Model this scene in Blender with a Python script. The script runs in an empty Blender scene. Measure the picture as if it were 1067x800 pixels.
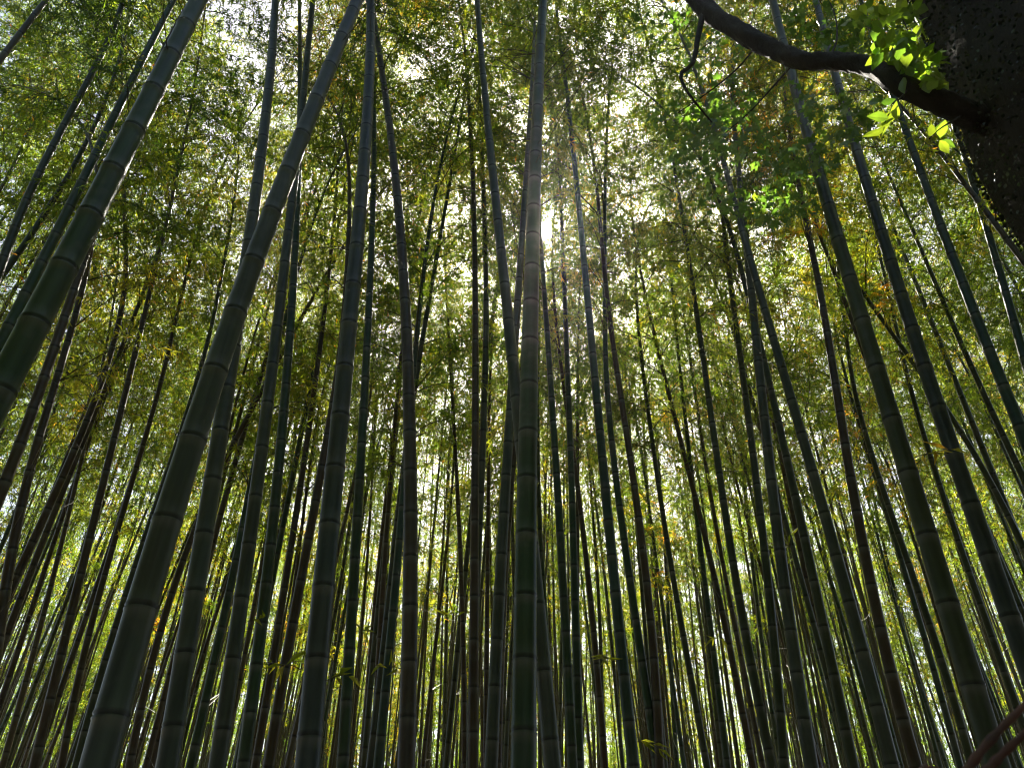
import bpy, bmesh, math, random
import numpy as np
from mathutils import Matrix, Vector

random.seed(11)
RNG = np.random.default_rng(11)
SC = bpy.context.scene
COL = SC.collection
R = math.radians

# ------------------------------------------------------------------ camera
F, CX, CY = 805.0, 533.5, 400.0
PITCH, ROLL = R(37.5), R(0.93)
EYE = np.array([0.0, 0.0, 1.6])
_r = np.array([1.0, 0, 0]); _f = np.array([0, math.cos(PITCH), math.sin(PITCH)]); _u = np.array([0, -math.sin(PITCH), math.cos(PITCH)])
RIGHT = _r * math.cos(ROLL) + _u * math.sin(ROLL)
UP = -_r * math.sin(ROLL) + _u * math.cos(ROLL)

def ray(u, v):
    """direction of a photo pixel, with unit length along the optical axis"""
    return _f + RIGHT * ((u - CX) / F) + UP * ((CY - v) / F)

def at(u, v, Y):
    """point of a photo pixel on the upright plane Y metres in front of the camera"""
    d = ray(u, v)
    return EYE + d * (Y / d[1])

cam_d = bpy.data.cameras.new('camera')
cam = bpy.data.objects.new('camera', cam_d); COL.objects.link(cam)
cam_d.sensor_width = 36; cam_d.sensor_fit = 'HORIZONTAL'; cam_d.lens = 36 * F / 1067
cam_d.clip_start = 0.05; cam_d.clip_end = 3000
cam_d.dof.use_dof = True; cam_d.dof.focus_distance = 6.0
cam_d.dof.aperture_fstop = cam_d.lens / 3.6
m = Matrix.Identity(4)
for i in range(3):
    m[i][0], m[i][1], m[i][2], m[i][3] = RIGHT[i], UP[i], -_f[i], EYE[i]
cam.matrix_world = m
SC.camera = cam

# ------------------------------------------------------------------ light and sky
SUN = ray(566.5, 241); SUN = SUN / np.linalg.norm(SUN)
sun_el = math.asin(SUN[2]); sun_az = math.atan2(SUN[0], SUN[1])      # azimuth clockwise from +Y
sd = bpy.data.lights.new('sun', 'SUN'); sd.energy = 5.0; sd.angle = R(0.53); sd.color = (1.0, 0.93, 0.80)
so = bpy.data.objects.new('sun', sd); COL.objects.link(so)
so.rotation_euler = Vector(SUN).to_track_quat('Z', 'Y').to_euler(); so.location = (0, 0, 40)

W = bpy.data.worlds.new('World'); SC.world = W; W.use_nodes = True
nt = W.node_tree; nt.nodes.clear()
out = nt.nodes.new('ShaderNodeOutputWorld')
bg = nt.nodes.new('ShaderNodeBackground'); bg.inputs['Strength'].default_value = 0.052
sky = nt.nodes.new('ShaderNodeTexSky'); sky.sky_type = 'NISHITA'; sky.sun_disc = False
sky.sun_elevation = sun_el; sky.sun_rotation = sun_az
sky.dust_density = 3.0; sky.air_density = 1.0; sky.ozone_density = 1.0
nt.links.new(sky.outputs[0], bg.inputs['Color'])
# the disc of the sun itself, with its bright circle of hazy sky
tc = nt.nodes.new('ShaderNodeTexCoord')
dot = nt.nodes.new('ShaderNodeVectorMath'); dot.operation = 'DOT_PRODUCT'; dot.inputs[1].default_value = tuple(SUN)
nrm = nt.nodes.new('ShaderNodeVectorMath'); nrm.operation = 'NORMALIZE'
nt.links.new(tc.outputs['Generated'], nrm.inputs[0]); nt.links.new(nrm.outputs[0], dot.inputs[0])
ac = nt.nodes.new('ShaderNodeMath'); ac.operation = 'ARCCOSINE'; nt.links.new(dot.outputs['Value'], ac.inputs[0])
lt = nt.nodes.new('ShaderNodeMath'); lt.operation = 'LESS_THAN'; lt.inputs[1].default_value = R(0.45); nt.links.new(ac.outputs[0], lt.inputs[0])
ml = nt.nodes.new('ShaderNodeMath'); ml.operation = 'MULTIPLY'; ml.inputs[1].default_value = 60.0; nt.links.new(lt.outputs[0], ml.inputs[0])
dv = nt.nodes.new('ShaderNodeMath'); dv.operation = 'MULTIPLY'; dv.inputs[1].default_value = -1.0 / R(1.5); nt.links.new(ac.outputs[0], dv.inputs[0])
ex = nt.nodes.new('ShaderNodeMath'); ex.operation = 'EXPONENT'; nt.links.new(dv.outputs[0], ex.inputs[0])
mx = nt.nodes.new('ShaderNodeMath'); mx.operation = 'MULTIPLY_ADD'; mx.inputs[1].default_value = 5.0
nt.links.new(ex.outputs[0], mx.inputs[0]); nt.links.new(ml.outputs[0], mx.inputs[2])
bg2 = nt.nodes.new('ShaderNodeBackground'); bg2.inputs['Color'].default_value = (1, .95, .86, 1)
nt.links.new(mx.outputs[0], bg2.inputs['Strength'])
add = nt.nodes.new('ShaderNodeAddShader')
nt.links.new(bg.outputs[0], add.inputs[0]); nt.links.new(bg2.outputs[0], add.inputs[1]); nt.links.new(add.outputs[0], out.inputs['Surface'])

SC.view_settings.view_transform = 'Standard'; SC.view_settings.look = 'None'
SC.view_settings.exposure = 2.5; SC.view_settings.gamma = 1.0
SC.render.engine = 'CYCLES'
cy = SC.cycles
cy.max_bounces = 6; cy.diffuse_bounces = 4; cy.glossy_bounces = 1; cy.transmission_bounces = 5; cy.volume_bounces = 0; cy.transparent_max_bounces = 4
cy.use_denoising = True; cy.sample_clamp_indirect = 4.0; cy.sample_clamp_direct = 20.0
cy.use_adaptive_sampling = False; cy.filter_width = 1.15
cy.caustics_reflective = False; cy.caustics_refractive = False

# ------------------------------------------------------------------ materials
def material(name):
    mt = bpy.data.materials.new(name); mt.use_nodes = True
    t = mt.node_tree; t.nodes.clear()
    return mt, t, t.nodes.new('ShaderNodeOutputMaterial')

def ramp(t, stops):
    r = t.nodes.new('ShaderNodeValToRGB')
    e = r.color_ramp.elements
    while len(e) < len(stops): e.new(0.5)
    for k, (p, c) in enumerate(stops):
        e[k].position = p; e[k].color = (*c, 1)
    return r

def math_node(t, op, a=None, b=None, va=None, vb=None):
    n = t.nodes.new('ShaderNodeMath'); n.operation = op
    if a is not None: t.links.new(a, n.inputs[0])
    if b is not None: t.links.new(b, n.inputs[1])
    if va is not None: n.inputs[0].default_value = va
    if vb is not None: n.inputs[1].default_value = vb
    return n.outputs[0]

def leaf_material(name, stops, back, vary=0.46, gloss=0.07, trans=0.55):
    mt, t, o = material(name)
    a = t.nodes.new('ShaderNodeAttribute'); a.attribute_name = 'tint'
    info = t.nodes.new('ShaderNodeObjectInfo')
    sh = math_node(t, 'MULTIPLY_ADD', info.outputs['Random'], None, None, vary); sh.node.inputs[2].default_value = -vary / 2
    s = math_node(t, 'ADD', a.outputs['Fac'], sh)
    r = ramp(t, stops); t.links.new(s, r.inputs['Fac'])
    d = t.nodes.new('ShaderNodeBsdfDiffuse'); t.links.new(r.outputs['Color'], d.inputs['Color'])
    mul = t.nodes.new('ShaderNodeMix'); mul.data_type = 'RGBA'; mul.blend_type = 'MULTIPLY'; mul.inputs['Factor'].default_value = 1
    t.links.new(r.outputs['Color'], mul.inputs[6]); mul.inputs[7].default_value = (*back, 1); mul.clamp_result = False
    tr = t.nodes.new('ShaderNodeBsdfTranslucent'); t.links.new(mul.outputs[2], tr.inputs['Color'])
    m1 = t.nodes.new('ShaderNodeMixShader'); m1.inputs[0].default_value = trans
    t.links.new(d.outputs[0], m1.inputs[1]); t.links.new(tr.outputs[0], m1.inputs[2])
    g = t.nodes.new('ShaderNodeBsdfGlossy'); g.inputs['Roughness'].default_value = 0.38; g.inputs['Color'].default_value = (.9, .95, 1, 1)
    m2 = t.nodes.new('ShaderNodeMixShader'); m2.inputs[0].default_value = gloss
    t.links.new(m1.outputs[0], m2.inputs[1]); t.links.new(g.outputs[0], m2.inputs[2])
    t.links.new(m2.outputs[0], o.inputs['Surface'])
    return mt

BAMBOO_LEAF = leaf_material('bamboo_leaf', [(0.0, (.026, .064, .012)), (.40, (.058, .108, .014)), (.72, (.105, .138, .020)), (.95, (.17, .165, .026)), (1.0, (.22, .14, .03))], (5.6, 4.25, 1.1), gloss=0.05, trans=.62)
BROAD_LEAF = leaf_material('broad_leaf', [(0.0, (.022, .058, .012)), (.55, (.045, .105, .016)), (.85, (.10, .165, .018)), (.965, (.12, .18, .02)), (1.0, (.26, .13, .02))], (3.3, 2.9, 1.3), vary=0.0)
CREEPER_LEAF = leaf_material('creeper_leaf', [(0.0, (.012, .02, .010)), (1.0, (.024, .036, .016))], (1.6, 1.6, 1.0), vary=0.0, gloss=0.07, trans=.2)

def culm_material():
    mt, t, o = material('bamboo_culm')
    info = t.nodes.new('ShaderNodeObjectInfo')
    tcn = t.nodes.new('ShaderNodeTexCoord')
    mp = t.nodes.new('ShaderNodeMapping'); mp.inputs['Scale'].default_value = (26, 26, 1.1); t.links.new(tcn.outputs['Object'], mp.inputs['Vector'])
    n1 = t.nodes.new('ShaderNodeTexNoise'); n1.inputs['Scale'].default_value = 1.0; n1.inputs['Detail'].default_value = 5; t.links.new(mp.outputs[0], n1.inputs['Vector'])
    n2 = t.nodes.new('ShaderNodeTexNoise'); n2.inputs['Scale'].default_value = 9.0; n2.inputs['Detail'].default_value = 4; t.links.new(tcn.outputs['Object'], n2.inputs['Vector'])
    r1 = ramp(t, [(.30, (.55, .55, .55)), (.70, (1.35, 1.35, 1.35))]); t.links.new(n1.outputs['Fac'], r1.inputs['Fac'])
    mul = t.nodes.new('ShaderNodeMix'); mul.data_type = 'RGBA'; mul.blend_type = 'MULTIPLY'; mul.inputs['Factor'].default_value = 1
    t.links.new(info.outputs['Color'], mul.inputs[6]); t.links.new(r1.outputs['Color'], mul.inputs[7])
    # grey lichen patches
    r2 = ramp(t, [(.56, (0, 0, 0)), (.72, (.35, .35, .35))]); t.links.new(n2.outputs['Fac'], r2.inputs['Fac'])
    mxl = t.nodes.new('ShaderNodeMix'); mxl.data_type = 'RGBA'; t.links.new(r2.outputs['Color'], mxl.inputs['Factor'])
    t.links.new(mul.outputs[2], mxl.inputs[6]); mxl.inputs[7].default_value = (.095, .10, .078, 1)
    # older stems yellow in long patches
    n3 = t.nodes.new('ShaderNodeTexNoise'); n3.inputs['Scale'].default_value = 1.3; n3.inputs['Detail'].default_value = 3; t.links.new(tcn.outputs['Object'], n3.inputs['Vector'])
    r3 = ramp(t, [(.48, (0, 0, 0)), (.72, (.35, .35, .35))]); t.links.new(n3.outputs['Fac'], r3.inputs['Fac'])
    mxy = t.nodes.new('ShaderNodeMix'); mxy.data_type = 'RGBA'; t.links.new(r3.outputs['Color'], mxy.inputs['Factor'])
    t.links.new(mxl.outputs[2], mxy.inputs[6]); mxy.inputs[7].default_value = (.085, .070, .022, 1); mxl = mxy
    # waxy bloom under each node, dark scar at the node
    b = t.nodes.new('ShaderNodeAttribute'); b.attribute_name = 'bloom'
    mxb = t.nodes.new('ShaderNodeMix'); mxb.data_type = 'RGBA'; t.links.new(math_node(t, 'MULTIPLY', b.outputs['Fac'], n1.outputs['Fac']), mxb.inputs['Factor'])
    t.links.new(mxl.outputs[2], mxb.inputs[6]); mxb.inputs[7].default_value = (.16, .17, .145, 1)
    s = t.nodes.new('ShaderNodeAttribute'); s.attribute_name = 'scar'
    mxs = t.nodes.new('ShaderNodeMix'); mxs.data_type = 'RGBA'; t.links.new(s.outputs['Fac'], mxs.inputs['Factor'])
    t.links.new(mxb.outputs[2], mxs.inputs[6]); mxs.inputs[7].default_value = (.014, .013, .010, 1)
    p = t.nodes.new('ShaderNodeBsdfPrincipled'); t.links.new(mxs.outputs[2], p.inputs['Base Color'])
    rr = t.nodes.new('ShaderNodeMapRange'); rr.inputs['To Min'].default_value = .30; rr.inputs['To Max'].default_value = .52
    t.links.new(n1.outputs['Fac'], rr.inputs['Value']); t.links.new(rr.outputs[0], p.inputs['Roughness'])
    p.inputs['Specular IOR Level'].default_value = 0.4
    bp = t.nodes.new('ShaderNodeBump'); bp.inputs['Strength'].default_value = .12; bp.inputs['Distance'].default_value = .004
    t.links.new(n1.outputs['Fac'], bp.inputs['Height']); t.links.new(bp.outputs[0], p.inputs['Normal'])
    t.links.new(p.outputs[0], o.inputs['Surface'])
    return mt

def rough_material(name, stops, scale, bump=.5, dist=.02, rough=.85, stretch=(1, 1, 1), detail=8):
    mt, t, o = material(name)
    tcn = t.nodes.new('ShaderNodeTexCoord')
    mp = t.nodes.new('ShaderNodeMapping'); mp.inputs['Scale'].default_value = stretch; t.links.new(tcn.outputs['Object'], mp.inputs['Vector'])
    n = t.nodes.new('ShaderNodeTexNoise'); n.inputs['Scale'].default_value = scale; n.inputs['Detail'].default_value = detail; n.inputs['Roughness'].default_value = .65
    t.links.new(mp.outputs[0], n.inputs['Vector'])
    r = ramp(t, stops); t.links.new(n.outputs['Fac'], r.inputs['Fac'])
    p = t.nodes.new('ShaderNodeBsdfPrincipled'); p.inputs['Roughness'].default_value = rough
    t.links.new(r.outputs['Color'], p.inputs['Base Color'])
    bp = t.nodes.new('ShaderNodeBump'); bp.inputs['Strength'].default_value = bump; bp.inputs['Distance'].default_value = dist
    t.links.new(n.outputs['Fac'], bp.inputs['Height']); t.links.new(bp.outputs[0], p.inputs['Normal'])
    t.links.new(p.outputs[0], o.inputs['Surface'])
    return mt

CULM = culm_material()
TWIG = rough_material('bamboo_twig', [(.3, (.045, .042, .018)), (.7, (.09, .08, .035))], 20, bump=.1, rough=.6)
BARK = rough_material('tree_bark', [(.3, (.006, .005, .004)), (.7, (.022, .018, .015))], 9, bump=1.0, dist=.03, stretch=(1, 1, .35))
DRY = rough_material('dry_stalk', [(.3, (.05, .018, .012)), (.7, (.13, .05, .033))], 30, bump=.3, dist=.003, rough=.7)
LITTER = rough_material('leaf_litter', [(.3, (.05, .035, .018)), (.55, (.12, .085, .045)), (.75, (.19, .14, .075))], 6, bump=.8, dist=.03, detail=12)

# ------------------------------------------------------------------ mesh helpers
def norm(a):
    return a / np.maximum(np.linalg.norm(a, axis=-1, keepdims=True), 1e-9)

class MB:
    """collects vertices, triangles and quads with per-vertex values and builds ONE mesh"""
    def __init__(self):
        self.v, self.f3, self.f4, self.a, self.n = [], [], [], {}, 0
    def add(self, v, f3=None, f4=None, **attrs):
        v = np.asarray(v, float); k = len(v)
        for key in set(self.a) | set(attrs):
            if key not in self.a: self.a[key] = [np.zeros(self.n)]
            self.a[key].append(np.broadcast_to(np.asarray(attrs.get(key, 0.0), float), (k,)))
        self.v.append(v)
        if f3 is not None and len(f3): self.f3.append(np.asarray(f3, int) + self.n)
        if f4 is not None and len(f4): self.f4.append(np.asarray(f4, int) + self.n)
        self.n += k
    def mesh(self, name, mats, smooth=False, mat3=0, mat4=0):
        v = np.concatenate(self.v)
        f3 = np.concatenate(self.f3) if self.f3 else np.zeros((0, 3), int)
        f4 = np.concatenate(self.f4) if self.f4 else np.zeros((0, 4), int)
        me = bpy.data.meshes.new(name)
        me.vertices.add(len(v)); me.vertices.foreach_set('co', v.astype(np.float32).ravel())
        nl = f3.size + f4.size; npoly = len(f3) + len(f4)
        me.loops.add(nl); me.loops.foreach_set('vertex_index', np.concatenate([f3.ravel(), f4.ravel()]).astype(np.int32))
        me.polygons.add(npoly)
        st = np.concatenate([np.arange(len(f3)) * 3, f3.size + np.arange(len(f4)) * 4]).astype(np.int32)
        me.polygons.foreach_set('loop_start', st)
        me.polygons.foreach_set('material_index', np.concatenate([np.full(len(f3), mat3), np.full(len(f4), mat4)]).astype(np.int32))
        sm = np.concatenate([np.zeros(len(f3), bool), np.full(len(f4), smooth)])
        me.polygons.foreach_set('use_smooth', sm)
        for mt in mats: me.materials.append(mt)
        for key, lst in self.a.items():
            at_ = me.attributes.new(key, 'FLOAT', 'POINT'); at_.data.foreach_set('value', np.concatenate(lst).astype(np.float32))
        me.update(calc_edges=True)
        return me

def frames(P):
    T = np.gradient(P, axis=0); T = norm(T)
    N = np.zeros_like(P)
    ref = np.array([1.0, 0, 0]) if abs(T[0][0]) < .8 else np.array([0, 1.0, 0])
    n = ref - T[0] * ref.dot(T[0]); n /= np.linalg.norm(n)
    for i in range(len(P)):
        n = n - T[i] * n.dot(T[i]); n = n / np.linalg.norm(n); N[i] = n
    return T, N, np.cross(T, N)

def tube(mb, P, rad, sides, cap=True, wob=None, **attrs):
    P = np.asarray(P, float); rad = np.broadcast_to(np.asarray(rad, float), (len(P),))
    T, N, B = frames(P)
    th = np.arange(sides) * 2 * math.pi / sides
    ring = np.cos(th)[None, :, None] * N[:, None, :] + np.sin(th)[None, :, None] * B[:, None, :]
    rr = rad[:, None, None]
    if wob is not None: rr = rr * wob[:, :, None]
    V = (P[:, None, :] + ring * rr).reshape(-1, 3)
    n = len(P)
    i = np.arange(n - 1)[:, None] * sides; j = np.arange(sides)[None, :]; k = (j + 1) % sides
    Q = np.stack([i + j, i + k, i + sides + k, i + sides + j], -1).reshape(-1, 4)
    at2 = {key: np.repeat(np.broadcast_to(np.asarray(val, float), (n,)), sides) for key, val in attrs.items()}
    f3 = None
    if cap:
        V = np.vstack([V, P[-1] + T[-1] * rad[-1] * .4])
        j = np.arange(sides); base = (n - 1) * sides
        f3 = np.stack([base + j, base + (j + 1) % sides, np.full(sides, n * sides)], -1)
        at2 = {key: np.append(val, val[-1]) for key, val in at2.items()}
    mb.add(V, f3, Q, **at2)

BLADE = (np.array([(0, 0, 0), (.36, .5, .10), (.36, -.5, .10), (1, 0, -.10)]), np.array([(0, 2, 3), (0, 3, 1)]))
OVATE = (np.array([(0, 0, 0), (.22, .38, .05), (.5, .5, .06), (.8, .24, .0), (1, 0, -.06), (.8, -.24, 0), (.5, -.5, .06), (.22, -.38, .05), (.5, 0, 0)]),
         np.array([(0, 8, 1), (1, 8, 2), (2, 8, 3), (3, 8, 4), (0, 7, 8), (7, 6, 8), (6, 5, 8), (5, 4, 8)]))
_mp = [(0, 0)]
for ang, ln in ((-105, .42), (-52, .78), (0, 1.0), (52, .78), (105, .42)):
    a0 = R(ang)
    _mp.append((.12 + ln * math.cos(a0) * .88, ln * math.sin(a0) * .88))
    a1 = R(ang + 26)
    if ang < 105: _mp.append((.12 + .34 * math.cos(a1), .34 * math.sin(a1)))
MAPLE = (np.array([(x, y, -.10 * (x * x + y * y)) for x, y in _mp]), np.array([(0, k + 1, k) for k in range(1, len(_mp) - 1)]))

def leaves(mb, P, D, L, Wd, tint, tpl=BLADE, up_bias=.9, rng=RNG):
    """leaf blades at P along D; each its own small folded face set"""
    n = len(P)
    if n == 0: return
    D = norm(D)
    upv = np.array([0, 0, up_bias]) + rng.normal(0, .55, (n, 3))
    S = norm(np.cross(D, upv)); Nn = np.cross(S, D)
    tv, tf = tpl
    V = P[:, None, :] + D[:, None, :] * (tv[None, :, 0:1] * L[:, None, None]) + S[:, None, :] * (tv[None, :, 1:2] * Wd[:, None, None]) + Nn[:, None, :] * (tv[None, :, 2:3] * L[:, None, None])
    Fc = (np.arange(n)[:, None, None] * len(tv) + tf[None]).reshape(-1, 3)
    mb.add(V.reshape(-1, 3), Fc, None, tint=np.repeat(tint, len(tv)))

def obj(name, me, parent=None, color=None):
    o = bpy.data.objects.new(name, me); COL.objects.link(o)
    if parent is not None: o.parent = parent
    if color is not None: o.color = (*color, 1)
    return o

def tag(o, label=None, cat=None, group=None, kind=None):
    if label: o['label'] = label
    if cat: o['category'] = cat
    if group: o['group'] = group
    if kind: o['kind'] = kind
    return o

def empty(name, loc):
    o = bpy.data.objects.new(name, None); COL.objects.link(o); o.location = tuple(loc); o.empty_display_size = .2
    return o

# ------------------------------------------------------------------ ground
gm = MB()
xs = np.concatenate([np.linspace(-700, -60, 9), np.linspace(-50, 50, 51), np.linspace(60, 700, 9)])
gx, gy = np.meshgrid(xs, xs + 20)
gz = .05 * np.sin(gx * .9 + 1.3) * np.cos(gy * .7) + .07 * np.sin(gx * .31) * np.sin(gy * .27 + 2)
gz[(np.abs(gx) > 55)] = 0
k = len(xs); i, j = np.meshgrid(np.arange(k - 1), np.arange(k - 1), indexing='ij'); i = i.ravel(); j = j.ravel()
gm.add(np.stack([gx.ravel(), gy.ravel(), gz.ravel()], -1), None, np.stack([i * k + j, i * k + j + 1, (i + 1) * k + j + 1, (i + 1) * k + j], -1))
tag(obj('ground', gm.mesh('ground', [LITTER], True)), kind='structure')

# ------------------------------------------------------------------ bamboo crowns (a few grown once, then shared)
def crown_axis(s, bend, Lc):
    """upper part of a culm, starting straight along +Z, its tip nodding over towards +X"""
    t = np.clip(np.asarray(s, float) / Lc, 0, 1)
    ang = bend * t ** 2.2
    return ang

def axis_points(bend, Lc, n=41):
    s = np.linspace(0, Lc, n); ang = bend * (s / Lc) ** 2.2
    dx = np.sin(ang); dz = np.cos(ang); ds = Lc / (n - 1)
    x = np.concatenate([[0], np.cumsum((dx[1:] + dx[:-1]) / 2 * ds)]); z = np.concatenate([[0], np.cumsum((dz[1:] + dz[:-1]) / 2 * ds)])
    return s, np.stack([x, np.zeros(n), z], -1), np.stack([dx, np.zeros(n), dz], -1)

def grow_crown(rng, Lc, bend, dens=1.0, tone=0.0, span=1.0):
    s, A, T = axis_points(bend, Lc)
    fb = MB(); fl = MB()
    nodes = np.arange(0.1, Lc - .05, .30)
    side0 = rng.uniform(0, 2 * math.pi)
    LP, LD, LT = [], [], []
    for q, sn in enumerate(nodes):
        t = sn / Lc
        p = np.array([np.interp(sn, s, A[:, c]) for c in range(3)]); tn = np.array([np.interp(sn, s, T[:, c]) for c in range(3)])
        prof = (0.45 + 1.2 * min(t / .28, 1)) * (1 - .78 * max(0, (t - .35) / .65))
        for two in (0, 1):
            if rng.random() < .10: continue
            az = side0 + q * math.pi + (0.35 if two else -0.35) + rng.normal(0, .35)
            blen = span * prof * (1.0 if not two else .72) * rng.uniform(.7, 1.15) * 1.05
            out_ = np.array([math.cos(az), math.sin(az), 0])
            d = norm(out_ * .8 + tn * rng.uniform(.6, 1.1))
            pts = [p]; nseg = 6
            for g in range(nseg):
                pts.append(pts[-1] + d * blen / nseg)
                d = norm(d + np.array([0, 0, -.19]) + rng.normal(0, .06, 3))
            pts = np.array(pts)
            tube(fb, pts, np.linspace(.0080, .0022, nseg + 1), 3, cap=False)
            nt_ = max(3, int(blen * 25 * dens))
            clump = rng.normal(0, .12)
            for g in range(nt_):
                tt = rng.uniform(.22, 1.0) ** .8 * nseg
                i0 = min(int(tt), nseg - 1); fr = tt - i0
                b0 = pts[i0] * (1 - fr) + pts[i0 + 1] * fr
                bd = norm(pts[i0 + 1] - pts[i0])
                td = norm(bd * .55 + rng.normal(0, .75, 3) + np.array([0, 0, -.12]))
                tl = rng.uniform(.12, .50)
                e1 = b0 + td * tl * .55; td2 = norm(td + np.array([0, 0, -.35])); e2 = e1 + td2 * tl * .45
                if g % 2: tube(fb, np.array([b0, e2]), np.array([.0022, .001]), 3, cap=False)
                nl = int(rng.integers(6, 12))
                w = rng.uniform(.35, 1.0, nl)[:, None]
                base = np.where(w < .55, b0 + (e1 - b0) * (w / .55), e1 + (e2 - e1) * ((w - .55) / .45))
                LP.append(base)
                LD.append(norm(td2)[None] * .55 + rng.normal(0, .62, (nl, 3)) + np.array([0, 0, -.42]))
                LT.append(np.clip(.40 + tone + clump + rng.normal(0, .07) + rng.normal(0, .07, nl), 0, 1))
    # a few dead twigs on the bare stem below
    for g in range(13):
        zz = -rng.uniform(.1, 2.6); az = rng.uniform(0, 2 * math.pi); ln = rng.uniform(.3, 1.1)
        d = np.array([math.cos(az), math.sin(az), rng.uniform(.1, .9)])
        p0 = np.array([0, 0, zz]); p1 = p0 + norm(d) * ln * .5; p2 = p1 + norm(d + rng.normal(0, .35, 3)) * ln * .5
        tube(fb, np.array([p0, p1, p2]), np.array([.0035, .0025, .0012]), 3, cap=False)
    LP = np.concatenate(LP); LD = np.concatenate(LD); LT = np.concatenate(LT)
    n = len(LP)
    LT = np.where(rng.random(n) < .010, 1.0, LT)
    leaves(fl, LP, LD, rng.uniform(.062, .105, n), rng.uniform(.009, .0145, n), LT, BLADE, rng=rng)
    raw_v = np.concatenate(fl.v); raw_t = np.concatenate(fl.a['tint'])
    fl.add(np.concatenate(fb.v), None, np.concatenate(fb.f4))
    return fl.mesh('crown', [BAMBOO_LEAF, TWIG], mat4=1), n, raw_v, raw_t

CROWNS = []
for q in range(10):
    rg = np.random.default_rng(100 + q)
    Lc = [9.0, 8.0, 7.0, 8.5, 9.5, 7.5, 6.5, 8.0, 7.0, 9.0][q]; bend = R([38, 60, 30, 75, 50, 25, 68, 45, 55, 33][q])
    f, n, rv_, rt_ = grow_crown(rg, Lc, bend, dens=[1, .9, 1.1, .95, 1, 1.05, 1, .9, 1, 1.1][q], tone=[0, .08, -.08, .12, 0, .05, -.05, .18, .02, -.1][q])
    CROWNS.append(dict(f=f, L=Lc, bend=bend, n=n, rv=rv_, rt=rt_))
print('leaves per crown', [c['n'] for c in CROWNS])

# ------------------------------------------------------------------ bamboo culms
def culm_mesh(path, r0, rtop_frac, spacing, sides, fine=True, name='culm'):
    """jointed hollow-looking stem along a path: swollen ring, groove and waxy band at every node"""
    path = np.asarray(path, float)
    seg = np.linalg.norm(np.diff(path, axis=0), axis=1); S = np.concatenate([[0], np.cumsum(seg)]); H = S[-1]
    st, rs, sc, bl = [0.0], [1.0], [0.0], [0.0]
    z = .06
    while z < H - .12:
        sp = spacing * (.55 + .45 * min(1, z / 1.6)) * random.uniform(.94, 1.06)
        prof = [(-.060, 1.0, 0, .15), (-.016, 1.015, 0, 1), (-.007, 1.075, .15, .8), (-.001, .985, 1, 0), (.007, 1.07, .5, 0), (.020, 1.01, 0, .3), (.075, 1.0, 0, .0)] if fine else [(-.02, 1.0, 0, .6), (0.0, 1.06, 1, 0), (.02, 1.0, 0, 0)]
        for dz, rr, a, b in prof:
            st.append(z + dz); rs.append(rr); sc.append(a); bl.append(b)
        if fine: st.append(z + sp * .5); rs.append(.995); sc.append(0); bl.append(0)
        z += sp
    st.append(H); rs.append(.6); sc.append(0); bl.append(0)
    o = np.argsort(st); st = np.array(st)[o]; rs = np.array(rs)[o]; sc = np.array(sc)[o]; bl = np.array(bl)[o]
    st = np.clip(st, 0, H); keep = np.concatenate([[True], np.diff(st) > 1e-4]); st, rs, sc, bl = st[keep], rs[keep], sc[keep], bl[keep]
    P = np.stack([np.interp(st, S, path[:, c]) for c in range(3)], -1)
    t = st / H
    rad = r0 * (1 - (1 - rtop_frac) * t ** 1.25) * rs
    mb = MB(); tube(mb, P, rad, sides, scar=sc, bloom=bl)
    return mb.mesh(name, [CULM], True)

def place_crown(root, variant, P, T, spin, scale=1.0):
    """crown parts whose axis starts at P (in the bamboo's own space) along T"""
    T = Vector(T).normalized()
    q = Vector((0, 0, 1)).rotation_difference(T)
    Mx = Matrix.Translation(Vector(P)) @ q.to_matrix().to_4x4() @ Matrix.Rotation(spin, 4, 'Z') @ Matrix.Scale(scale, 4)
    c = CROWNS[variant]
    fo = obj('crown', c['f'], root); fo.matrix_basis = Mx
    return fo

BLUISH, RUSTY = (.036, .052, .050), (.060, .046, .036)
GREEN, TEAL, GREY, OLIVE, BROWN, TAN = (.020, .054, .020), (.022, .058, .042), (.046, .062, .047), (.038, .054, .022), (.062, .038, .020), (.10, .074, .042)

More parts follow.
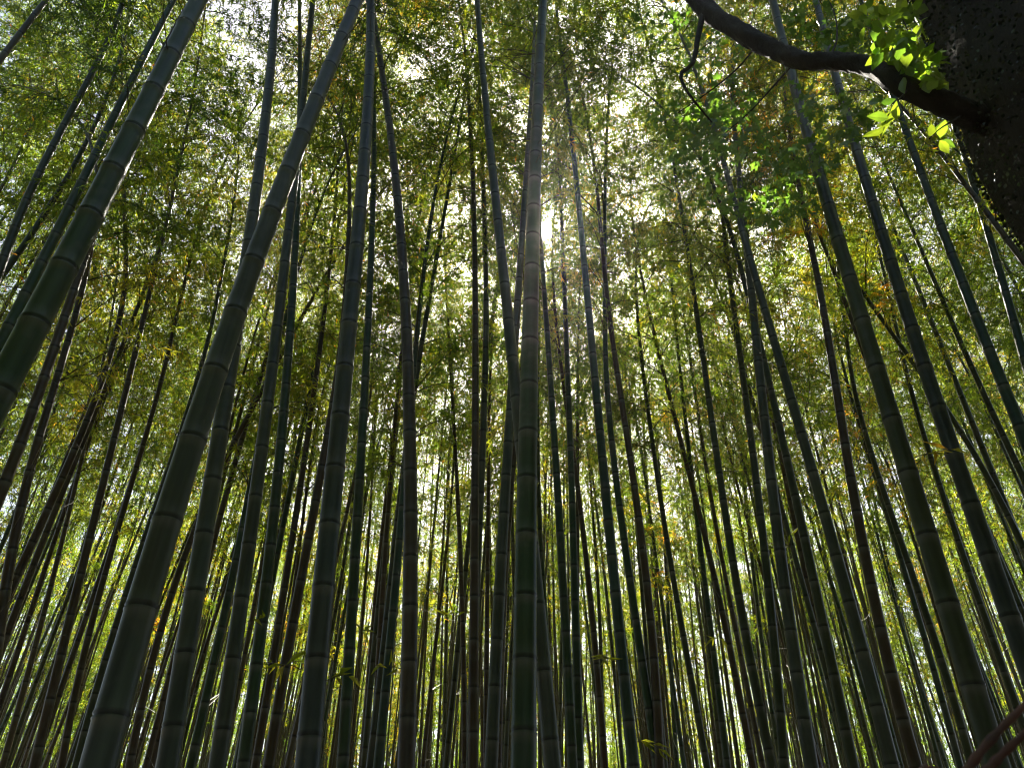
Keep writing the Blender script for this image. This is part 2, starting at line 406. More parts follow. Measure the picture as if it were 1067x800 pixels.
# label, stem width in photo pixels at the first point, real diameter (m), colour, points from low to high
MEASURED = [
 ('thick dark green bamboo rising straight up the middle, with the sun at its edge', 29, .112, GREEN, [(545,800),(550,530),(553,270),(560,135),(566,0)], .0),
 ('thickest bamboo, a dark green one leaning in steeply across the upper left corner', 40, .125, GREEN, [(0,405),(72,270),(139,135),(207,0)], .0),
 ('thick grey-brown bamboo sweeping from the lower left up to the right in a long bow', 40, .120, GREY, [(105,800),(125,699),(155,601),(182,515),(211,437),(233,366),(251,309),(266,265),(305,158),(340,85),(372,0)], .0),
 ('grey-green bamboo with bold black joints just right of the long bowed one', 25, .100, GREY, [(176,800),(199,631),(219,501),(246,366),(270,169),(287,0)], .0),
 ('thick blue-grey bamboo left of centre with a broad smooth stem', 28, .108, BLUISH, [(320,800),(336,624),(345,530),(355,434),(361,360),(371,265),(382,135),(386,0)], .0),
 ('thick grey-green bamboo leaning left on the right side, with a bright lit left edge', 29.5, .112, OLIVE, [(1041,800),(1004,699),(984,614),(957,530),(940,467),(919,400),(899,332),(876,263),(852,186),(835,108),(805,0)], .0),
 ('bluish bamboo with dark joints close behind the right flank of the thick leaning one', 23.5, .100, BLUISH, [(1061,665),(1031,580),(1014,535),(997,484),(977,427),(960,366),(943,316),(923,263),(906,202),(891,145),(872,88),(850,0)], .0),
 ('teal-green bamboo below the dark tree limb, near the right edge', 15, .09, TEAL, [(1065,450),(1034,373),(1014,326),(987,250),(963,189),(943,135),(905,25)], .0),
 ('slim bamboo beside the dark tree trunk at the far right edge', 12, .085, TEAL, [(1066,365),(1051,322),(1034,256),(1014,189),(1000,148)], .2),
 ('reddish grey straight bamboo halfway between the broad blue-grey one and the thick middle stem', 20, .098, RUSTY, [(425,800),(424,665),(427,535),(428,467),(426,366),(419,265),(411,186),(402,100)], .2),
 ('slim straight bamboo standing exactly upright left of the sunlit middle stem', 12, .080, BROWN, [(493,800),(494,631),(495,535),(495,434),(495,265),(493,202),(490,130)], .2),
 ('pale jointed bamboo crossing behind the middle stem, leaning left to the top', 20, .095, GREY, [(574,800),(567,700),(560,600),(538,430),(522,265),(509,130),(497,0)], .0),
 ('grey bamboo hugging the left side of the middle stem and crossing behind it', 16, .090, GREY, [(512,800),(519,630),(525,530),(533,430),(541,280),(548,190)], .1),
 ('dark bamboo close to the right of the broad blue-grey one', 14, .085, GREEN, [(357,800),(365,665),(372,530),(379,434),(385,315),(388,219),(390,120)], .1),
 ('bamboo with a bright right edge and pale joints, third from the long bowed one', 19, .095, GREY, [(226,800),(243,675),(256,597),(266,530),(280,400),(298,265),(312,140),(326,0)], .0),
 ('dark bamboo crossing in front of the bright-edged pale-jointed one near the top', 15, .09, GREEN, [(255,800),(267,682),(280,564),(290,501),(299,400),(307,282),(311,150),(312,0)], .0),
 ('slim brown bamboo with green shoots, left beside the broad blue-grey one', 14, .088, BROWN, [(280,800),(297,692),(310,620),(324,550),(340,467),(349,400),(360,310)], .2),
 ('thin brown bamboo running alongside the slim one with green shoots', 10, .078, BROWN, [(266,800),(272,760),(290,658),(307,540),(324,434),(341,300),(352,180)], .2),
 ('bluish bamboo leaning left to the right of the sun, lower end broad', 14, .09, TEAL, [(660,800),(654,732),(643,631),(632,535),(625,467),(620,366),(608,265),(601,202),(593,118),(586,60)], .1),
 ('slim dark bamboo, second to the right of the sun, its top lost in green leaves', 11, .08, BROWN, [(687,800),(681,665),(664,535),(655,467),(643,383),(630,285)], .4),
 ('dark slim bamboo crossing low behind the bluish one right of the sun', 11, .08, GREEN, [(684,800),(674,715),(662,631),(643,535),(637,434),(630,350)], .4),
 ('dark straight bamboo nearest the right side of the thick middle stem', 12, .085, GREEN, [(597,800),(589,665),(583,535),(578,467),(569,332)], .3),
 ('dark green bamboo standing second right of the thick middle stem', 11, .085, GREEN, [(604,800),(601,699),(598,597),(596,500),(593,434),(589,332),(586,250)], .3),
 ('dark bamboo whose upper end tops out left of the right-hand leaf curtain', 12, .088, OLIVE, [(818,800),(812,732),(801,631),(793,530),(788,501),(778,417),(768,349),(759,282),(752,215)], .3),
 ('grey bamboo paired with the dark one beneath the right-hand leaf curtain', 16, .094, GREY, [(845,800),(835,732),(822,631),(808,540),(800,484),(795,417),(788,349),(777,250)], .2),
 ('bowed grey bamboo leaning hard left in the right half, nearly as thick as a wrist', 17, .094, GREY, [(930,800),(913,732),(896,672),(879,604),(859,530),(838,467),(825,417),(808,359),(788,292),(772,235)], .2),
 ('dark bamboo just left of the bowed grey one in the right half', 14, .088, OLIVE, [(889,800),(872,715),(849,614),(832,530),(818,467),(801,400),(790,350)], .4),
 ('brown bamboo with a rusty lower stem, right of the bowed grey one', 15, .088, BROWN, [(953,800),(936,719),(913,631),(893,550),(879,450),(872,400),(859,332),(848,270)], .4),
 ('thin dark bamboo leaning left under the thick bright-edged one', 10, .080, OLIVE, [(1011,790),(994,732),(974,665),(950,597),(930,535),(913,494),(896,427),(884,370)], .5),
 ('thin bamboo filling the gap between the two thick leaning ones on the right', 9, .078, OLIVE, [(1058,732),(1034,665),(1004,580),(987,528),(967,467),(950,410),(938,360)], .5),
 ('slender bamboo at the right edge under the teal-green one', 9, .078, OLIVE, [(1062,490),(1038,434),(1011,383),(990,330)], .6),
 ('dark slender bamboo at the right edge, lower of the two under the teal-green one', 9, .078, OLIVE, [(1058,555),(1031,494),(994,444),(965,395)], .6),
 ('thin green bamboo leaning left, left of the pair beneath the leaf curtain', 8, .076, GREEN, [(758,800),(751,732),(737,631),(727,547),(720,484),(710,400),(703,330)], .6),
 ('slim rim-lit dark bamboo left of the dark one under the leaf curtain', 12, .086, OLIVE, [(805,800),(791,732),(771,631),(758,547),(747,474),(737,407),(728,340)], .5),
 ('thin dark bamboo between the thin green one and the rim-lit slim one', 9, .078, BROWN, [(784,800),(761,665),(745,605),(737,580),(722,505)], .6),
 ('dark bamboo leaning right in the upper left, with a hard white right edge', 13, .09, OLIVE, [(7,256),(34,202),(57,148),(74,111),(111,51),(128,0)], .0),
 ('thin white-edged bamboo squeezed between two dark ones in the upper left', 10, .082, OLIVE, [(20,263),(71,179),(108,118),(125,51),(136,0)], .1),
 ('dark bamboo running close along the left side of the thickest one', 17, .10, GREEN, [(0,353),(34,299),(67,229),(91,175),(115,128),(135,84),(162,44),(180,0)], .0),
 ('short visible length of pale bamboo cutting the top left corner', 13, .09, TAN, [(0,62),(20,37),(44,5)], .0),
 ('dark bamboo just right of and below the thickest leaning one', 15, .09, BROWN, [(3,508),(24,454),(44,400),(61,349),(78,299),(98,240)], .3),
 ('brownish bamboo leaning right low on the left edge, behind the thickest one', 11, .084, BROWN, [(0,641),(17,597),(47,531),(67,488),(91,447),(108,400),(118,343),(132,265)], .3),
 ('mid-brown bamboo crossing the middle of the left side towards the upper right', 12, .086, BROWN, [(37,793),(57,715),(81,597),(94,547),(105,528),(118,467),(133,407),(142,349),(159,299)], .4),
 ('slim brown bamboo left of the long bowed one, running parallel to it', 10, .080, OLIVE, [(81,793),(111,682),(132,614),(148,564),(165,528),(179,481),(196,424),(213,366),(226,316)], .4),
 ('thin brown bamboo standing left of the slim one parallel to the long bowed one', 9, .078, BROWN, [(64,797),(88,682),(108,597),(125,547),(152,454),(165,407),(176,365)], .5),
 ('dark slim bamboo showing between the long bowed one and the black-jointed one', 10, .080, BROWN, [(135,797),(152,719),(169,641),(189,597),(216,518),(250,450)], .5),
 ('dark bamboo filling the gap right of the black-jointed one', 12, .086, GREEN, [(199,797),(216,719),(233,641),(245,590),(258,520)], .5),
 ('dark brown bamboo at the lower left edge', 14, .09, BROWN, [(2,640),(10,585),(17,550),(32,490),(45,440)], .5),
 ('thin tan bamboo in the bottom left corner', 8, .074, TAN, [(7,783),(20,732),(44,648),(64,564),(80,500)], .6),
 ('thin dark bamboo between the upright slim one and the reddish grey one', 7, .07, BROWN, [(484,800),(483,700),(482,597),(476,535),(473,434),(465,299)], .7),
 ('slim bamboo leaning right just left of the reddish grey one', 12, .086, TEAL, [(394,800),(406,665),(417,564),(421,500)], .6),
 ('thin brown bamboo between the dark one and the reddish grey one', 8, .074, BROWN, [(390,783),(395,648),(404,564),(408,480)], .7),
 ('thin brown bamboo left of the grey one that hugs the middle stem', 7, .072, BROWN, [(506,800),(507,699),(508,597),(509,500)], .7),
 ('thin dark bamboo leaning left before the bluish one right of the sun', 9, .078, BROWN, [(630,800),(620,665),(606,547),(597,470)], .6),
 ('thin dark bamboo leaning left, right of the two slim crossing ones', 8, .076, OLIVE, [(716,690),(710,641),(701,597),(691,547),(683,480)], .6),
]

def fit_curve(pts, Y):
    P = np.array([at(u, v, Y) for u, v in pts])
    o = np.argsort(P[:, 2]); P = P[o]
    deg = 3 if len(P) >= 6 else (2 if len(P) >= 4 else 1)
    return P, np.polyfit(P[:, 2], P[:, 0], deg)

occupied = []
MVAR = []
bamboo_crowns = []     # (foliage object, branches object, matrix parts) for the later sun gap

def build_measured(idx, row):
    label, w, dia, colour, pts, depth_curve = row
    (u0, v0), (u1, v1) = pts[0], pts[1]
    c = abs(v1 - v0) / math.hypot(u1 - u0, v1 - v0)
    depth = F * dia / (w * c)
    Y = depth * ray(u0, v0)[1]
    P, co = fit_curve(pts, Y)
    zlo, zhi = P[0, 2], P[-1, 2]
    dco = np.polyder(co)
    def xs_(z): return np.polyval(co, z)
    slo = np.polyval(dco, zlo); shi = np.polyval(dco, zhi)
    zz = np.linspace(-.1, zlo, 12)[:-1]
    low = np.stack([xs_(zlo) + slo * (zz - zlo) * (.75 + .25 * zz / max(zlo, .1)), np.full(len(zz), Y), zz], -1)
    zm = np.linspace(zlo, zhi, 24)
    mid = np.stack([xs_(zm), np.full(len(zm), Y), zm], -1)
    path = np.vstack([low, mid])
    T = norm(np.array([shi, 0.0, 1.0]))
    # go on up, still bare, until the crown starts
    zc = max(zhi, 7.6 + (idx % 5) * .5) if pts[-1][1] < 30 else zhi
    if zc > zhi + .05:
        ext = np.linspace(zhi, zc, 6)[1:]
        path = np.vstack([path, np.stack([P[-1, 0] * 0 + xs_(zhi) + shi * (ext - zhi), np.full(len(ext), Y), ext], -1)])
    base = np.array([path[0, 0], Y, 0.0])
    root = empty('bamboo', base)
    tag(root, label, 'bamboo', 'bamboo stems of the near grove')
    var = idx % len(CROWNS); cr = CROWNS[var]
    Mx = Vector(T).to_track_quat('Z', 'Y')
    spin = random.uniform(0, 2 * math.pi)
    top = path[-1]
    s, A, _ = axis_points(cr['bend'], cr['L'], 30)
    q = Vector((0, 0, 1)).rotation_difference(Vector(T))
    rot = q.to_matrix() @ Matrix.Rotation(spin, 3, 'Z')
    up = np.array([rot @ Vector(a) for a in A[1:]]) + top
    full = np.vstack([path, up]) - base
    me = culm_mesh(full, dia / 2 * 1.03, .12, .30 + .03 * (idx % 3), 16 if w > 12 else 10)
    cu = obj('culm', me, root, colour)
    fo = place_crown(root, var, top - base, T, spin)
    bamboo_crowns.append(fo); MVAR.append(var)
    occupied.append((base[0], Y, full, dia, root, Y))
    return root

MROOTS = [build_measured(i, r_) for i, r_ in enumerate(MEASURED)]

# ---- the rest of the grove: culm + crown prototypes, each copied and turned
PROTO = []
for q in range(10):
    cr = CROWNS[q]; Hb = [8.2, 9.4, 7.4, 10.4, 8.8, 11.0, 7.0, 9.8, 6.4, 10.0][q]
    bow = [.15, -.1, .08, .28, -.2, .1, .22, -.06, .16, 0][q]
    zz = np.linspace(-.1, Hb, 16)
    pth = np.stack([bow * (zz / Hb) ** 2, .05 * np.sin(zz * .7 + q), zz], -1)
    T = norm(pth[-1] - pth[-2]); spin = q * 1.3
    s, A, _ = axis_points(cr['bend'], cr['L'], 24)
    rot = Vector((0, 0, 1)).rotation_difference(Vector(T)).to_matrix() @ Matrix.Rotation(spin, 3, 'Z')
    up = np.array([rot @ Vector(a) for a in A[1:]]) + pth[-1]
    me = culm_mesh(np.vstack([pth, up]), .043, .12, .33, 10, fine=False)
    PROTO.append(dict(me=me, q=q, top=pth[-1], T=T, spin=spin))

GROUPS = {
 ('l', 0): 'slender brown-green bamboo among the crowd of thin stems in the left third',
 ('m', 0): 'slender dark bamboo among the crowd of thin stems in the middle third',
 ('r', 0): 'slender olive bamboo among the crowd of thin stems in the right third',
 ('l', 1): 'hair-thin bamboo far back in the left third, its leaves filling the gaps',
 ('m', 1): 'hair-thin bamboo far back in the middle third, its leaves filling the gaps',
 ('r', 1): 'hair-thin bamboo far back in the right third, its leaves filling the gaps',
}
placed = [(a, b) for a, b, *_ in occupied]
CELL = 28.0; GX, GY = 39, 29
OD = np.zeros((GY, GX))
TARGET = np.full((GY, GX), 3.0); TARGET[:11] = 1.9; TARGET[:5, 13:26] = 2.9; TARGET[11:17] = 2.3; TARGET[17:] = 1.3
def cover(pts, weight):
    """optical depth each leaf sample adds to the cells of the view"""
    w = pts - EYE; z = w @ _f; ok = z > .5; w = w[ok]; z = z[ok]
    u = CX + F * (w @ RIGHT) / z; v = CY - F * (w @ UP) / z
    ci = np.floor(u / CELL).astype(int); cj = np.floor(v / CELL).astype(int)
    ok = (ci >= 0) & (ci < GX) & (cj >= 0) & (cj < GY)
    a = weight * .5 * F * F / (z[ok] ** 2) / (CELL * CELL)
    return cj[ok], ci[ok], a
SAMP = []
for c in CROWNS:
    k_ = np.random.default_rng(3).integers(0, c['n'], 350)
    SAMP.append((c['rv'].reshape(-1, 4, 3)[k_, 3], c['n'] / 350 * .5 * .088 * .0125))
bpy.context.view_layer.update()
for fo, va in zip(bamboo_crowns, MVAR):
    Mw = np.array(fo.matrix_world); pts = SAMP[va][0] @ Mw[:3, :3].T + Mw[:3, 3]
    a_, b_, c_ = cover(pts, SAMP[va][1]); np.add.at(OD, (a_, b_), c_)

def crown_matrix(pr, M0):
    T = Vector(pr['T']).normalized(); q_ = Vector((0, 0, 1)).rotation_difference(T)
    return np.array(M0 @ Matrix.Translation(Vector(pr['top'])) @ q_.to_matrix().to_4x4() @ Matrix.Rotation(pr['spin'], 4, 'Z'))

def candidate(flank):
    for _ in range(400):
        if flank:
            y = random.uniform(3.6, 12); x = random.choice((-1, 1)) * random.uniform(.80 * y + .6, 1.3 * y + .8); dm = .75
        else:
            y = 6.3 + (25 - 6.3) * random.random() ** .66; half = .72 * y + 1.0; x = random.uniform(-half, half); dm = .62 + .012 * y
        if all((x - a) ** 2 + (y - b) ** 2 > dm * dm for a, b in placed): break
    q = random.randrange(len(PROTO)); sc = random.uniform(.86, 1.12)
    rot = (R(random.gauss(0, 1.1)), R(random.gauss(0, 1.3)), random.uniform(0, 2 * math.pi))
    from mathutils import Euler
    M0 = Matrix.LocRotScale(Vector((x, y, 0)), Euler(rot), Vector((sc, sc, sc)))
    Mw = crown_matrix(PROTO[q], M0); pts = SAMP[q][0] @ Mw[:3, :3].T + Mw[:3, 3]
    return x, y, q, sc, rot, cover(pts, SAMP[q][1] * sc * sc)

for num in range(243):
    best = None
    for _ in range(9):
        cnd = candidate(num % 11 == 5)
        a_, b_, c_ = cnd[5]
        add_ = np.zeros_like(OD); np.add.at(add_, (a_, b_), c_)
        gain = (np.maximum(TARGET - OD, 0) ** 2 - np.maximum(TARGET - OD - add_, 0) ** 2).sum() - .25 * (np.maximum(OD + add_ - TARGET - 1, 0) ** 2 - np.maximum(OD - TARGET - 1, 0) ** 2).sum()
        if best is None or gain > best[0]: best = (gain, cnd, add_)
    x, y, q, sc, rot, _ = best[1]; OD += best[2]; placed.append((x, y))
    pr = PROTO[q]
    zone = 'l' if x / y < -.22 else ('m' if x / y < .22 else 'r'); far = 1 if y > 17 else 0
    root = empty('bamboo', (x, y, 0)); root.scale = (sc, sc, sc); root.rotation_euler = rot
    tag(root, GROUPS[(zone, far)], 'bamboo', GROUPS[(zone, far)].replace('bamboo', 'bamboos', 1))
    obj('culm', pr['me'], root, random.choice({'l': [BROWN, BROWN, BROWN, OLIVE, TAN, GREEN], 'm': [BROWN, GREEN, OLIVE, BROWN, GREY], 'r': [OLIVE, GREEN, TEAL, BROWN, OLIVE]}[zone]))
    fo = place_crown(root, pr['q'], pr['top'], pr['T'], pr['spin'])
    bamboo_crowns.append(fo)
print(np.round(OD[::3, ::3], 1))

# ---- far-off wood behind: one mass nobody could count, joined by unseen added wood
tm = MB()
def thicket_clump(x, y, zb, frac, grow, s_, stems):
    c = CROWNS[random.randrange(10)]
    V = c['rv'].reshape(-1, 4, 3); tint = c['rt'].reshape(-1, 4)
    pick = np.random.default_rng(random.randrange(10 ** 6)).random(len(V)) < frac
    V = V[pick]; tint = tint[pick]
    ctr = V[:, 0:1]; V = (ctr + (V - ctr) * grow) * s_
    a = random.uniform(0, 6.28); ca, sa = math.cos(a), math.sin(a)
    Vr = np.stack([V[..., 0] * ca - V[..., 1] * sa + x, V[..., 0] * sa + V[..., 1] * ca + y, V[..., 2] + zb], -1)
    tf = (np.arange(len(V))[:, None, None] * 4 + BLADE[1][None]).reshape(-1, 3)
    tm.add(Vr.reshape(-1, 3), tf, None, tint=np.clip(tint.ravel() + random.uniform(-.12, .12), 0, 1))
    for e in range(stems):
        xx = x + random.uniform(-1.2, 1.2); yy = y + random.uniform(-1, 1); ln = random.gauss(0, .5)
        tube(tm, np.array([(xx, yy, 0), (xx + ln * .4, yy, 5), (xx + ln, yy, zb + 4)]), np.array([.045, .042, .03]), 6, cap=False)
for y in np.arange(26, 46, 2.4):
    x = -y * .82
    while x < y * .82:
        thicket_clump(x, y + random.uniform(-.8, .8), random.uniform(1.2, 8.0), .74, 1.25, random.uniform(1.0, 1.3), 9)
        x += random.uniform(2.4, 3.4)
# beyond the three hundred nearest: more thin stems packed between the far ones
for _ in range(950):
    y = 12 + 20 * random.random() ** .8; x = random.uniform(-.74, .74) * y
    if any((x - a) ** 2 + (y - b) ** 2 < .09 for a, b in placed): continue
    placed.append((x, y)); l_ = random.gauss(0, .35); l2 = random.gauss(0, .35); h_ = random.uniform(11, 16)
    hh = np.linspace(0, h_, 9); tt = hh / h_
    tube(tm, np.stack([x + l_ * tt ** 2, y + l2 * tt ** 2, hh], -1), random.uniform(.026, .040) * (1 - .6 * tt), 6, cap=False)
# unseen wood at the sides and behind the camera, added to block skylight
cnt = 0
while cnt < 340:
    x = random.uniform(-19, 19); y = random.uniform(-17, 14); d_ = math.hypot(x, y)
    if d_ < 2.2 or d_ > 19 or abs(x) < 1.3 * y + 2.2 and y > -1.0: continue
    thicket_clump(x, y, random.uniform(3.0, 7.5), .17, 3.0, random.uniform(.9, 1.15), 1); cnt += 1
tag(obj('distant_and_unseen_thicket', tm.mesh('distant_and_unseen_thicket', [BAMBOO_LEAF, TWIG], mat4=1)), 'far-off bamboo wood closing the gaps between the stems, with unseen wood blocking skylight', 'thicket', kind='stuff')

# ------------------------------------------------------------------ the big dark tree at the upper right
rt = np.random.default_rng(5)
TY = 1.85
tp = [at(1196, 178, TY), at(1094, 38, TY), at(1023, -55, TY)]
slope = (tp[1] - tp[0]) / (tp[1][2] - tp[0][2])
base = tp[0] - slope * tp[0][2]; base[2] = -.1
tree = empty('broadleaf_tree', (base[0], base[1], 0))
org = np.array([base[0], base[1], 0.0])
tag(tree, 'big dark tree trunk in the upper right corner with one crooked limb reaching left', 'tree')
z0, z1 = -.1, 11.0
zz = np.linspace(z0, z1, 150)
path = np.array([tp[0] + slope * (z - tp[0][2]) for z in zz])
rad = .43 * (1 - .045 * np.maximum(zz - 4, 0)) + .18 * np.exp(-np.maximum(zz, 0) / .5) + .05 * np.exp(-((zz - 4.6) / .5) ** 2)
sides = 72
th = np.arange(sides) * 2 * math.pi / sides
wob = 1 + .05 * np.sin(3 * th[None] + zz[:, None] * .4) + .03 * np.sin(7 * th[None] + 2 * np.sin(zz[:, None] * .9)) + rt.normal(0, .006, (len(zz), sides))
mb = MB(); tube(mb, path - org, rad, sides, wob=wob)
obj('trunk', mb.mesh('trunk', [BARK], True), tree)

def spline(pts, n):
    P = np.array(pts, float); t = np.arange(len(P)); tt = np.linspace(0, len(P) - 1, n)
    outp = []
    for x in tt:
        i = min(int(x), len(P) - 2); f = x - i
        p0, p1, p2, p3 = P[max(i - 1, 0)], P[i], P[i + 1], P[min(i + 2, len(P) - 1)]
        outp.append(.5 * (2 * p1 + (p2 - p0) * f + (2 * p0 - 5 * p1 + 4 * p2 - p3) * f * f + (3 * p1 - p0 - 3 * p2 + p3) * f ** 3))
    return np.array(outp)

limb_px = [(1090, 146, 2.02, 19), (1040, 130, 1.97, 15.5), (988, 111, 1.88, 12.5), (940, 89, 1.87, 11), (905, 69, 1.95, 10), (870, 64, 2.05, 9), (835, 63, 2.15, 9),
           (800, 49, 2.25, 9.5), (765, 30, 2.35, 9.5), (735, 10, 2.45, 9.5), (700, -25, 2.55, 8), (640, -60, 2.7, 6.5), (560, -110, 2.9, 4)]
lp = spline([at(u, v, y) for u, v, y, _ in limb_px], 140)
lr = spline([[r_ * np.dot(at(u, v, y) - EYE, _f) / F, 0, 0] for u, v, y, r_ in limb_px], 140)[:, 0]
mb = MB(); wl = 1 + .07 * np.sin(np.arange(140)[:, None] * .37 + np.arange(20)[None] * 1.1) + .05 * np.sin(np.arange(140)[:, None] * .9 - np.arange(20)[None] * 1.9) + rt.normal(0, .045, (140, 20))
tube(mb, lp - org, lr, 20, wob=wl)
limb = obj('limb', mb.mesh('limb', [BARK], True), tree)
for pts in ([(733, 12, 2.45, 3.2), (727, 40, 2.4, 2.8), (722, 66, 2.38, 2.4), (709, 78, 2.36, 2.0), (717, 97, 2.36, 1.6), (732, 116, 2.4, 1.2), (742, 128, 2.44, .8)],
            [(830, 62, 2.15, 3), (806, 90, 2.5, 2), (780, 118, 2.9, 1.6), (752, 142, 3.2, 1.2), (735, 160, 3.3, .8)],
            [(790, 44, 2.28, 3), (770, 70, 2.6, 2), (740, 95, 3, 1.5), (706, 118, 3.3, 1)],
            [(935, 90, 1.86, 3), (942, 66, 1.84, 2.2), (948, 40, 1.84, 1.6), (936, 12, 1.86, 1.2)],
            [(945, 95, 1.84, 2.5), (930, 112, 1.82, 1.6), (922, 128, 1.82, 1)],
            [(1000, 122, 1.7, 2.5), (980, 134, 1.68, 1.4), (968, 145, 1.68, .8)],
            [(862, 64, 2.08, 3), (872, 40, 2.3, 2), (868, 10, 2.5, 1.4), (850, -20, 2.7, 1)]):
    P = spline([at(u, v, y) for u, v, y, _ in pts], 16)
    rr = spline([[r_ * np.dot(at(u, v, y) - EYE, _f) / F, 0, 0] for u, v, y, r_ in pts], 16)[:, 0]
    mb = MB(); tube(mb, P - org, np.maximum(rr * (1 if pts[0][0] == 733 else .5), .002), 6)
    obj('twig', mb.mesh('twig', [BARK], True), limb)

# broad leaves: near bright sprays, and a curtain of small lobed leaves further along the limb
BEAMS = ((936, 52, .10), (952, 66, .09), (962, 80, .07), (930, 66, .07), (944, 40, .07), (926, 128, .09), (972, 143, .06))
fl = MB()
def spray(u, v, y, n, ru, rv, L0, L1, tint, tpl, wr):
    P = []
    for _ in range(n):
        a = rt.uniform(0, 6.28); r_ = math.sqrt(rt.random())
        P.append(at(u + ru * r_ * math.cos(a), v + rv * r_ * math.sin(a), y + rt.normal(0, .08 * y / 2)))
    P = np.array(P)
    if tpl is MAPLE:
        for b_ in BEAMS:
            w_ = P - at(b_[0], b_[1], 1.83); t_ = w_ @ SUN
            P = P[~((t_ > .1) & (np.linalg.norm(w_ - t_[:, None] * SUN, axis=1) < b_[2] + .05))]
        n = len(P)
        if n == 0: return
    P = P - org
    D = rt.normal(0, .7, (n, 3)) + np.array([0, -.1, -.45])
    L = rt.uniform(L0, L1, n)
    leaves(fl, P, D, L, L * wr * rt.uniform(.85, 1.1, n), np.clip(tint + rt.normal(0, .13, n), 0, .95), tpl, rng=rt)
for u, v, n, ru, rv in ((935, 55, 60, 26, 20), (955, 68, 50, 22, 18), (968, 85, 24, 14, 10), (925, 30, 24, 22, 16), (905, 20, 22, 26, 18), (945, 20, 18, 18, 14)):
    spray(u, v, 1.85, n, ru, rv, .055, .09, .78, OVATE, .66)
spray(926, 128, 1.82, 6, 9, 10, .08, .115, .85, OVATE, .58)
spray(974, 143, 1.68, 5, 10, 8, .06, .085, .8, OVATE, .58)
spray(915, 105, 1.85, 8, 10, 12, .045, .07, .6, OVATE, .6)
for u, v, y, n, ru, rv in ((700, 20, 3.3, 90, 42, 35), (745, 60, 3.1, 60, 40, 30), (720, 120, 3.4, 120, 45, 28), (770, 130, 3.2, 170, 45, 34), (820, 120, 3.0, 170, 42, 34), (790, 175, 3.6, 170, 48, 26), (735, 165, 3.5, 110, 38, 22), (800, 215, 3.9, 120, 45, 22),
                           (850, 110, 2.7, 110, 34, 28), (880, 130, 2.6, 90, 26, 26), (890, 40, 2.6, 100, 34, 32), (850, 25, 2.7, 70, 34, 24), (845, 165, 3.3, 70, 30, 22), (760, 205, 3.8, 60, 36, 20), (840, 210, 3.9, 40, 26, 16)):
    spray(u, v, y, int(n * 1.2), ru, rv, .045, .080, .50, MAPLE, 1.0)
obj('foliage', fl.mesh('foliage', [BROAD_LEAF]), tree)

# small leaved creeper over the bark
cm = MB(); n = 34000
zc = rt.uniform(0.2, 7.5, n); ang = rt.uniform(0, 6.28, n)
ctr = np.stack([np.interp(zc, zz, path[:, c]) for c in range(3)], -1); rc = np.interp(zc, zz, rad)
Nn = np.stack([np.cos(ang), np.sin(ang), np.zeros(n)], -1)
P = ctr + Nn * (rc * 1.085)[:, None]
D = norm(np.cross(Nn, np.array([0, 0, 1.0])) * rt.normal(0, 1, (n, 1)) + np.array([0, 0, 1.0]) * rt.normal(-.5, .8, (n, 1)) + Nn * rt.uniform(.15, .8, (n, 1)))
L = rt.uniform(.010, .022, n)
leaves(cm, P, D, L, L * .7, rt.uniform(0, 1, n), OVATE, rng=rt)
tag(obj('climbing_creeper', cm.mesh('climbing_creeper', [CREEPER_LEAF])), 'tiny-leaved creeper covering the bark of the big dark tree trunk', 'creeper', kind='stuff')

# ------------------------------------------------------------------ low leafy shoots on some stems
def shoot(root, u, v, Y, n, ln, side):
    rg = np.random.default_rng(int(u * 7 + v))
    base = np.array(root.location); p0 = at(u, v, Y) - base
    d = norm(np.array([side, -.35, .35])); pts = [p0]
    for g in range(4):
        pts.append(pts[-1] + d * ln / 4); d = norm(d + np.array([0, 0, -.22]) + rg.normal(0, .12, 3))
    pts = np.array(pts)
    mb = MB(); tube(mb, pts, np.linspace(.003, .0012, 5), 4, cap=False)
    t = rg.uniform(1.2, 4, n); i0 = np.minimum(t.astype(int), 3); fr = (t - i0)[:, None]
    P = pts[i0] * (1 - fr) + pts[i0 + 1] * fr
    L = rg.uniform(.09, .15, n)
    leaves(mb, P, norm(pts[-1] - pts[0])[None] * .5 + rg.normal(0, .6, (n, 3)) + np.array([0, 0, -.25]), L, L * .17, rg.uniform(.55, .8, n), BLADE, rng=rg)
    obj('leafy_shoot', mb.mesh('leafy_shoot', [BAMBOO_LEAF, TWIG], mat4=1), root)
for ri, u, v, n, ln, sd_ in ((16, 296, 694, 4, .22, -1), (16, 299, 692, 5, .2, 1), (4, 313, 697, 4, .16, -1), (4, 332, 712, 4, .18, 1), (14, 247, 652, 3, .2, 1), (18, 645, 690, 9, .22, -1), (18, 658, 775, 8, .2, 1), (32, 746, 690, 8, .35, -1), (32, 755, 768, 8, .4, -1),
                             (33, 780, 675, 6, .35, -1), (10, 494, 640, 4, .2, -1), (23, 795, 560, 5, .3, 1), (5, 945, 480, 6, .25, 1), (17, 305, 560, 5, .25, 1), (42, 150, 560, 6, .3, -1), (9, 425, 700, 4, .2, -1), (13, 366, 660, 4, .2, 1)):
    shoot(MROOTS[ri], u, v, occupied[ri][5], n, ln, sd_)

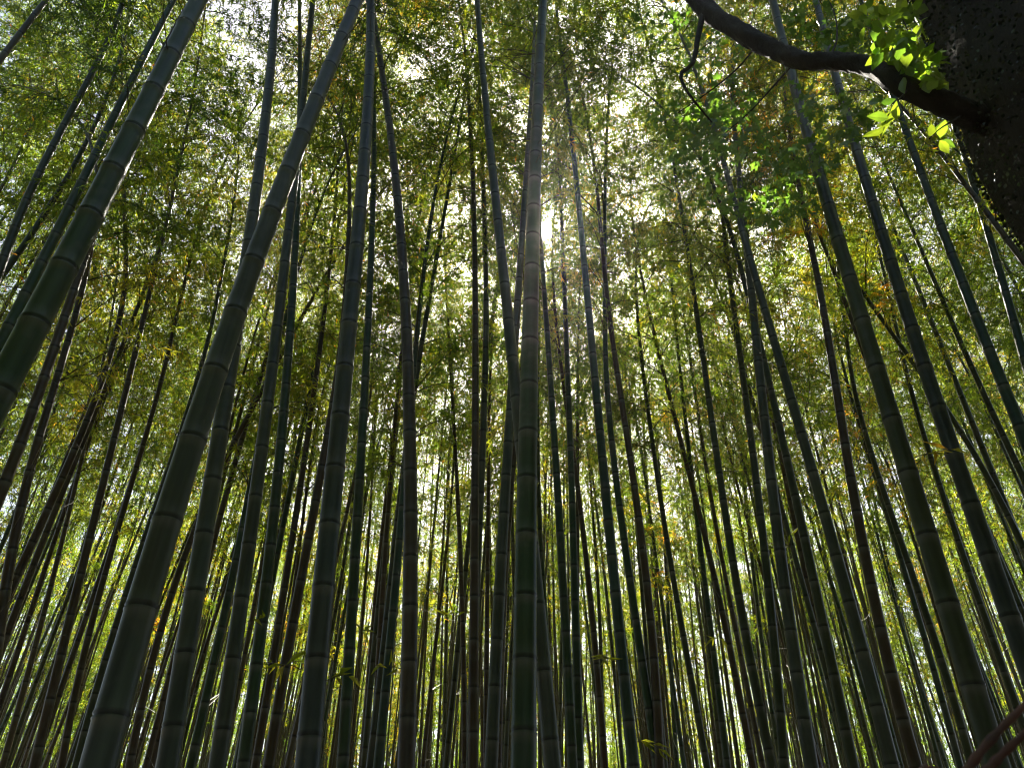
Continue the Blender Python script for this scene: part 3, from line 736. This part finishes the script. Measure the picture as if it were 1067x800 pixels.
# ------------------------------------------------------------------ dry reddish stalk close by, bottom right
rd = empty('dry_stalk', (.02, .8, 0))
tag(rd, 'reddish brown dry stalk slanting across the bottom right corner', 'dead plant')
b0 = np.array(rd.location)
for pts in ([(1000, 815, .80), (1020, 785, .80), (1045, 757, .80), (1075, 728, .80), (1120, 690, .82)], [(1016, 815, .79), (1040, 790, .79), (1068, 764, .78), (1100, 740, .77)]):
    P = [at(*p) for p in pts]
    P = [np.array([.02, b0[1], 0]), np.array([.13, b0[1], .9]), P[0] - 3.5 * (P[1] - P[0])] + P
    P = spline(P, 30)
    mb = MB(); tube(mb, P - b0, np.linspace(.006, .003, 30) * (1 + .18 * np.sin(np.arange(30) * 2.1)), 8)
    obj('stem', mb.mesh('stem', [DRY], True), rd)
# ------------------------------------------------------------------ gaps in the canopy
# crowns that would close the chink the sun shines through (and the one that lights the spray by the
# dark trunk) get a mesh of their own with those few leaves missing
bpy.context.view_layer.update()
def open_gap(origin, r0, grow, reach=45):
    cnt = 0
    for fo in bamboo_crowns:
        Mi = fo.matrix_world.inverted()
        o = np.array(Mi @ Vector(origin)); d = np.array(Mi.to_3x3() @ Vector(SUN)); sc_ = np.linalg.norm(d); d = d / sc_
        me = fo.data; co = np.empty(len(me.vertices) * 3, np.float32); me.vertices.foreach_get('co', co); co = co.reshape(-1, 3)
        w = co - o; t = w @ d; dist = np.linalg.norm(w - t[:, None] * d, axis=1)
        bad = (t > 0) & (dist < (r0 + grow * t))
        if not bad.any(): continue
        me = me.copy(); fo.data = me; cnt += 1
        bm = bmesh.new(); bm.from_mesh(me); bm.verts.ensure_lookup_table()
        todo = set(np.nonzero(bad)[0].tolist()); kill = set()
        for i_ in todo:
            stack = [bm.verts[i_]]
            while stack:
                v_ = stack.pop()
                if v_ in kill: continue
                kill.add(v_); stack.extend(e.other_vert(v_) for e in v_.link_edges)
                if len(kill) > 4000: break
        bmesh.ops.delete(bm, geom=list(kill), context='VERTS'); bm.to_mesh(me); bm.free()
    return cnt
open_gap(EYE, .012, math.tan(R(.50)))
for u, v, r_ in BEAMS:
    open_gap(at(u, v, 1.83), r_, .001)
for u, v, y_, r_ in ((775, 125, 3.3, .10), (722, 118, 3.5, .09), (800, 205, 3.9, .12), (842, 112, 2.8, .08), (705, 30, 3.4, .09), (765, 185, 3.8, .09)):
    open_gap(at(u, v, y_), r_, .001)

# ------------------------------------------------------------------ thin volume added for the glow around the sun
hm = MB()
hx, hy0, hy1, hz0, hz1 = 40.0, -30.0, 60.0, -1.2, 24.0
hv = [(-hx, hy0, hz0), (hx, hy0, hz0), (hx, hy1, hz0), (-hx, hy1, hz0), (-hx, hy0, hz1), (hx, hy0, hz1), (hx, hy1, hz1), (-hx, hy1, hz1)]
hm.add(hv, None, [(0, 3, 2, 1), (4, 5, 6, 7), (0, 1, 5, 4), (1, 2, 6, 5), (2, 3, 7, 6), (3, 0, 4, 7)])
hmt, ht, ho = material('glow_haze')
pv = ht.nodes.new('ShaderNodeVolumePrincipled'); pv.inputs['Color'].default_value = (1, .97, .92, 1)
pv.inputs['Density'].default_value = .0006; pv.inputs['Anisotropy'].default_value = .85
ht.links.new(pv.outputs[0], ho.inputs['Volume'])
hmt.cycles.homogeneous_volume = True
tag(obj('glow_haze', hm.mesh('glow_haze', [hmt])), 'faint volume added to imitate the glow around the sun', 'glow_haze', kind='stuff')
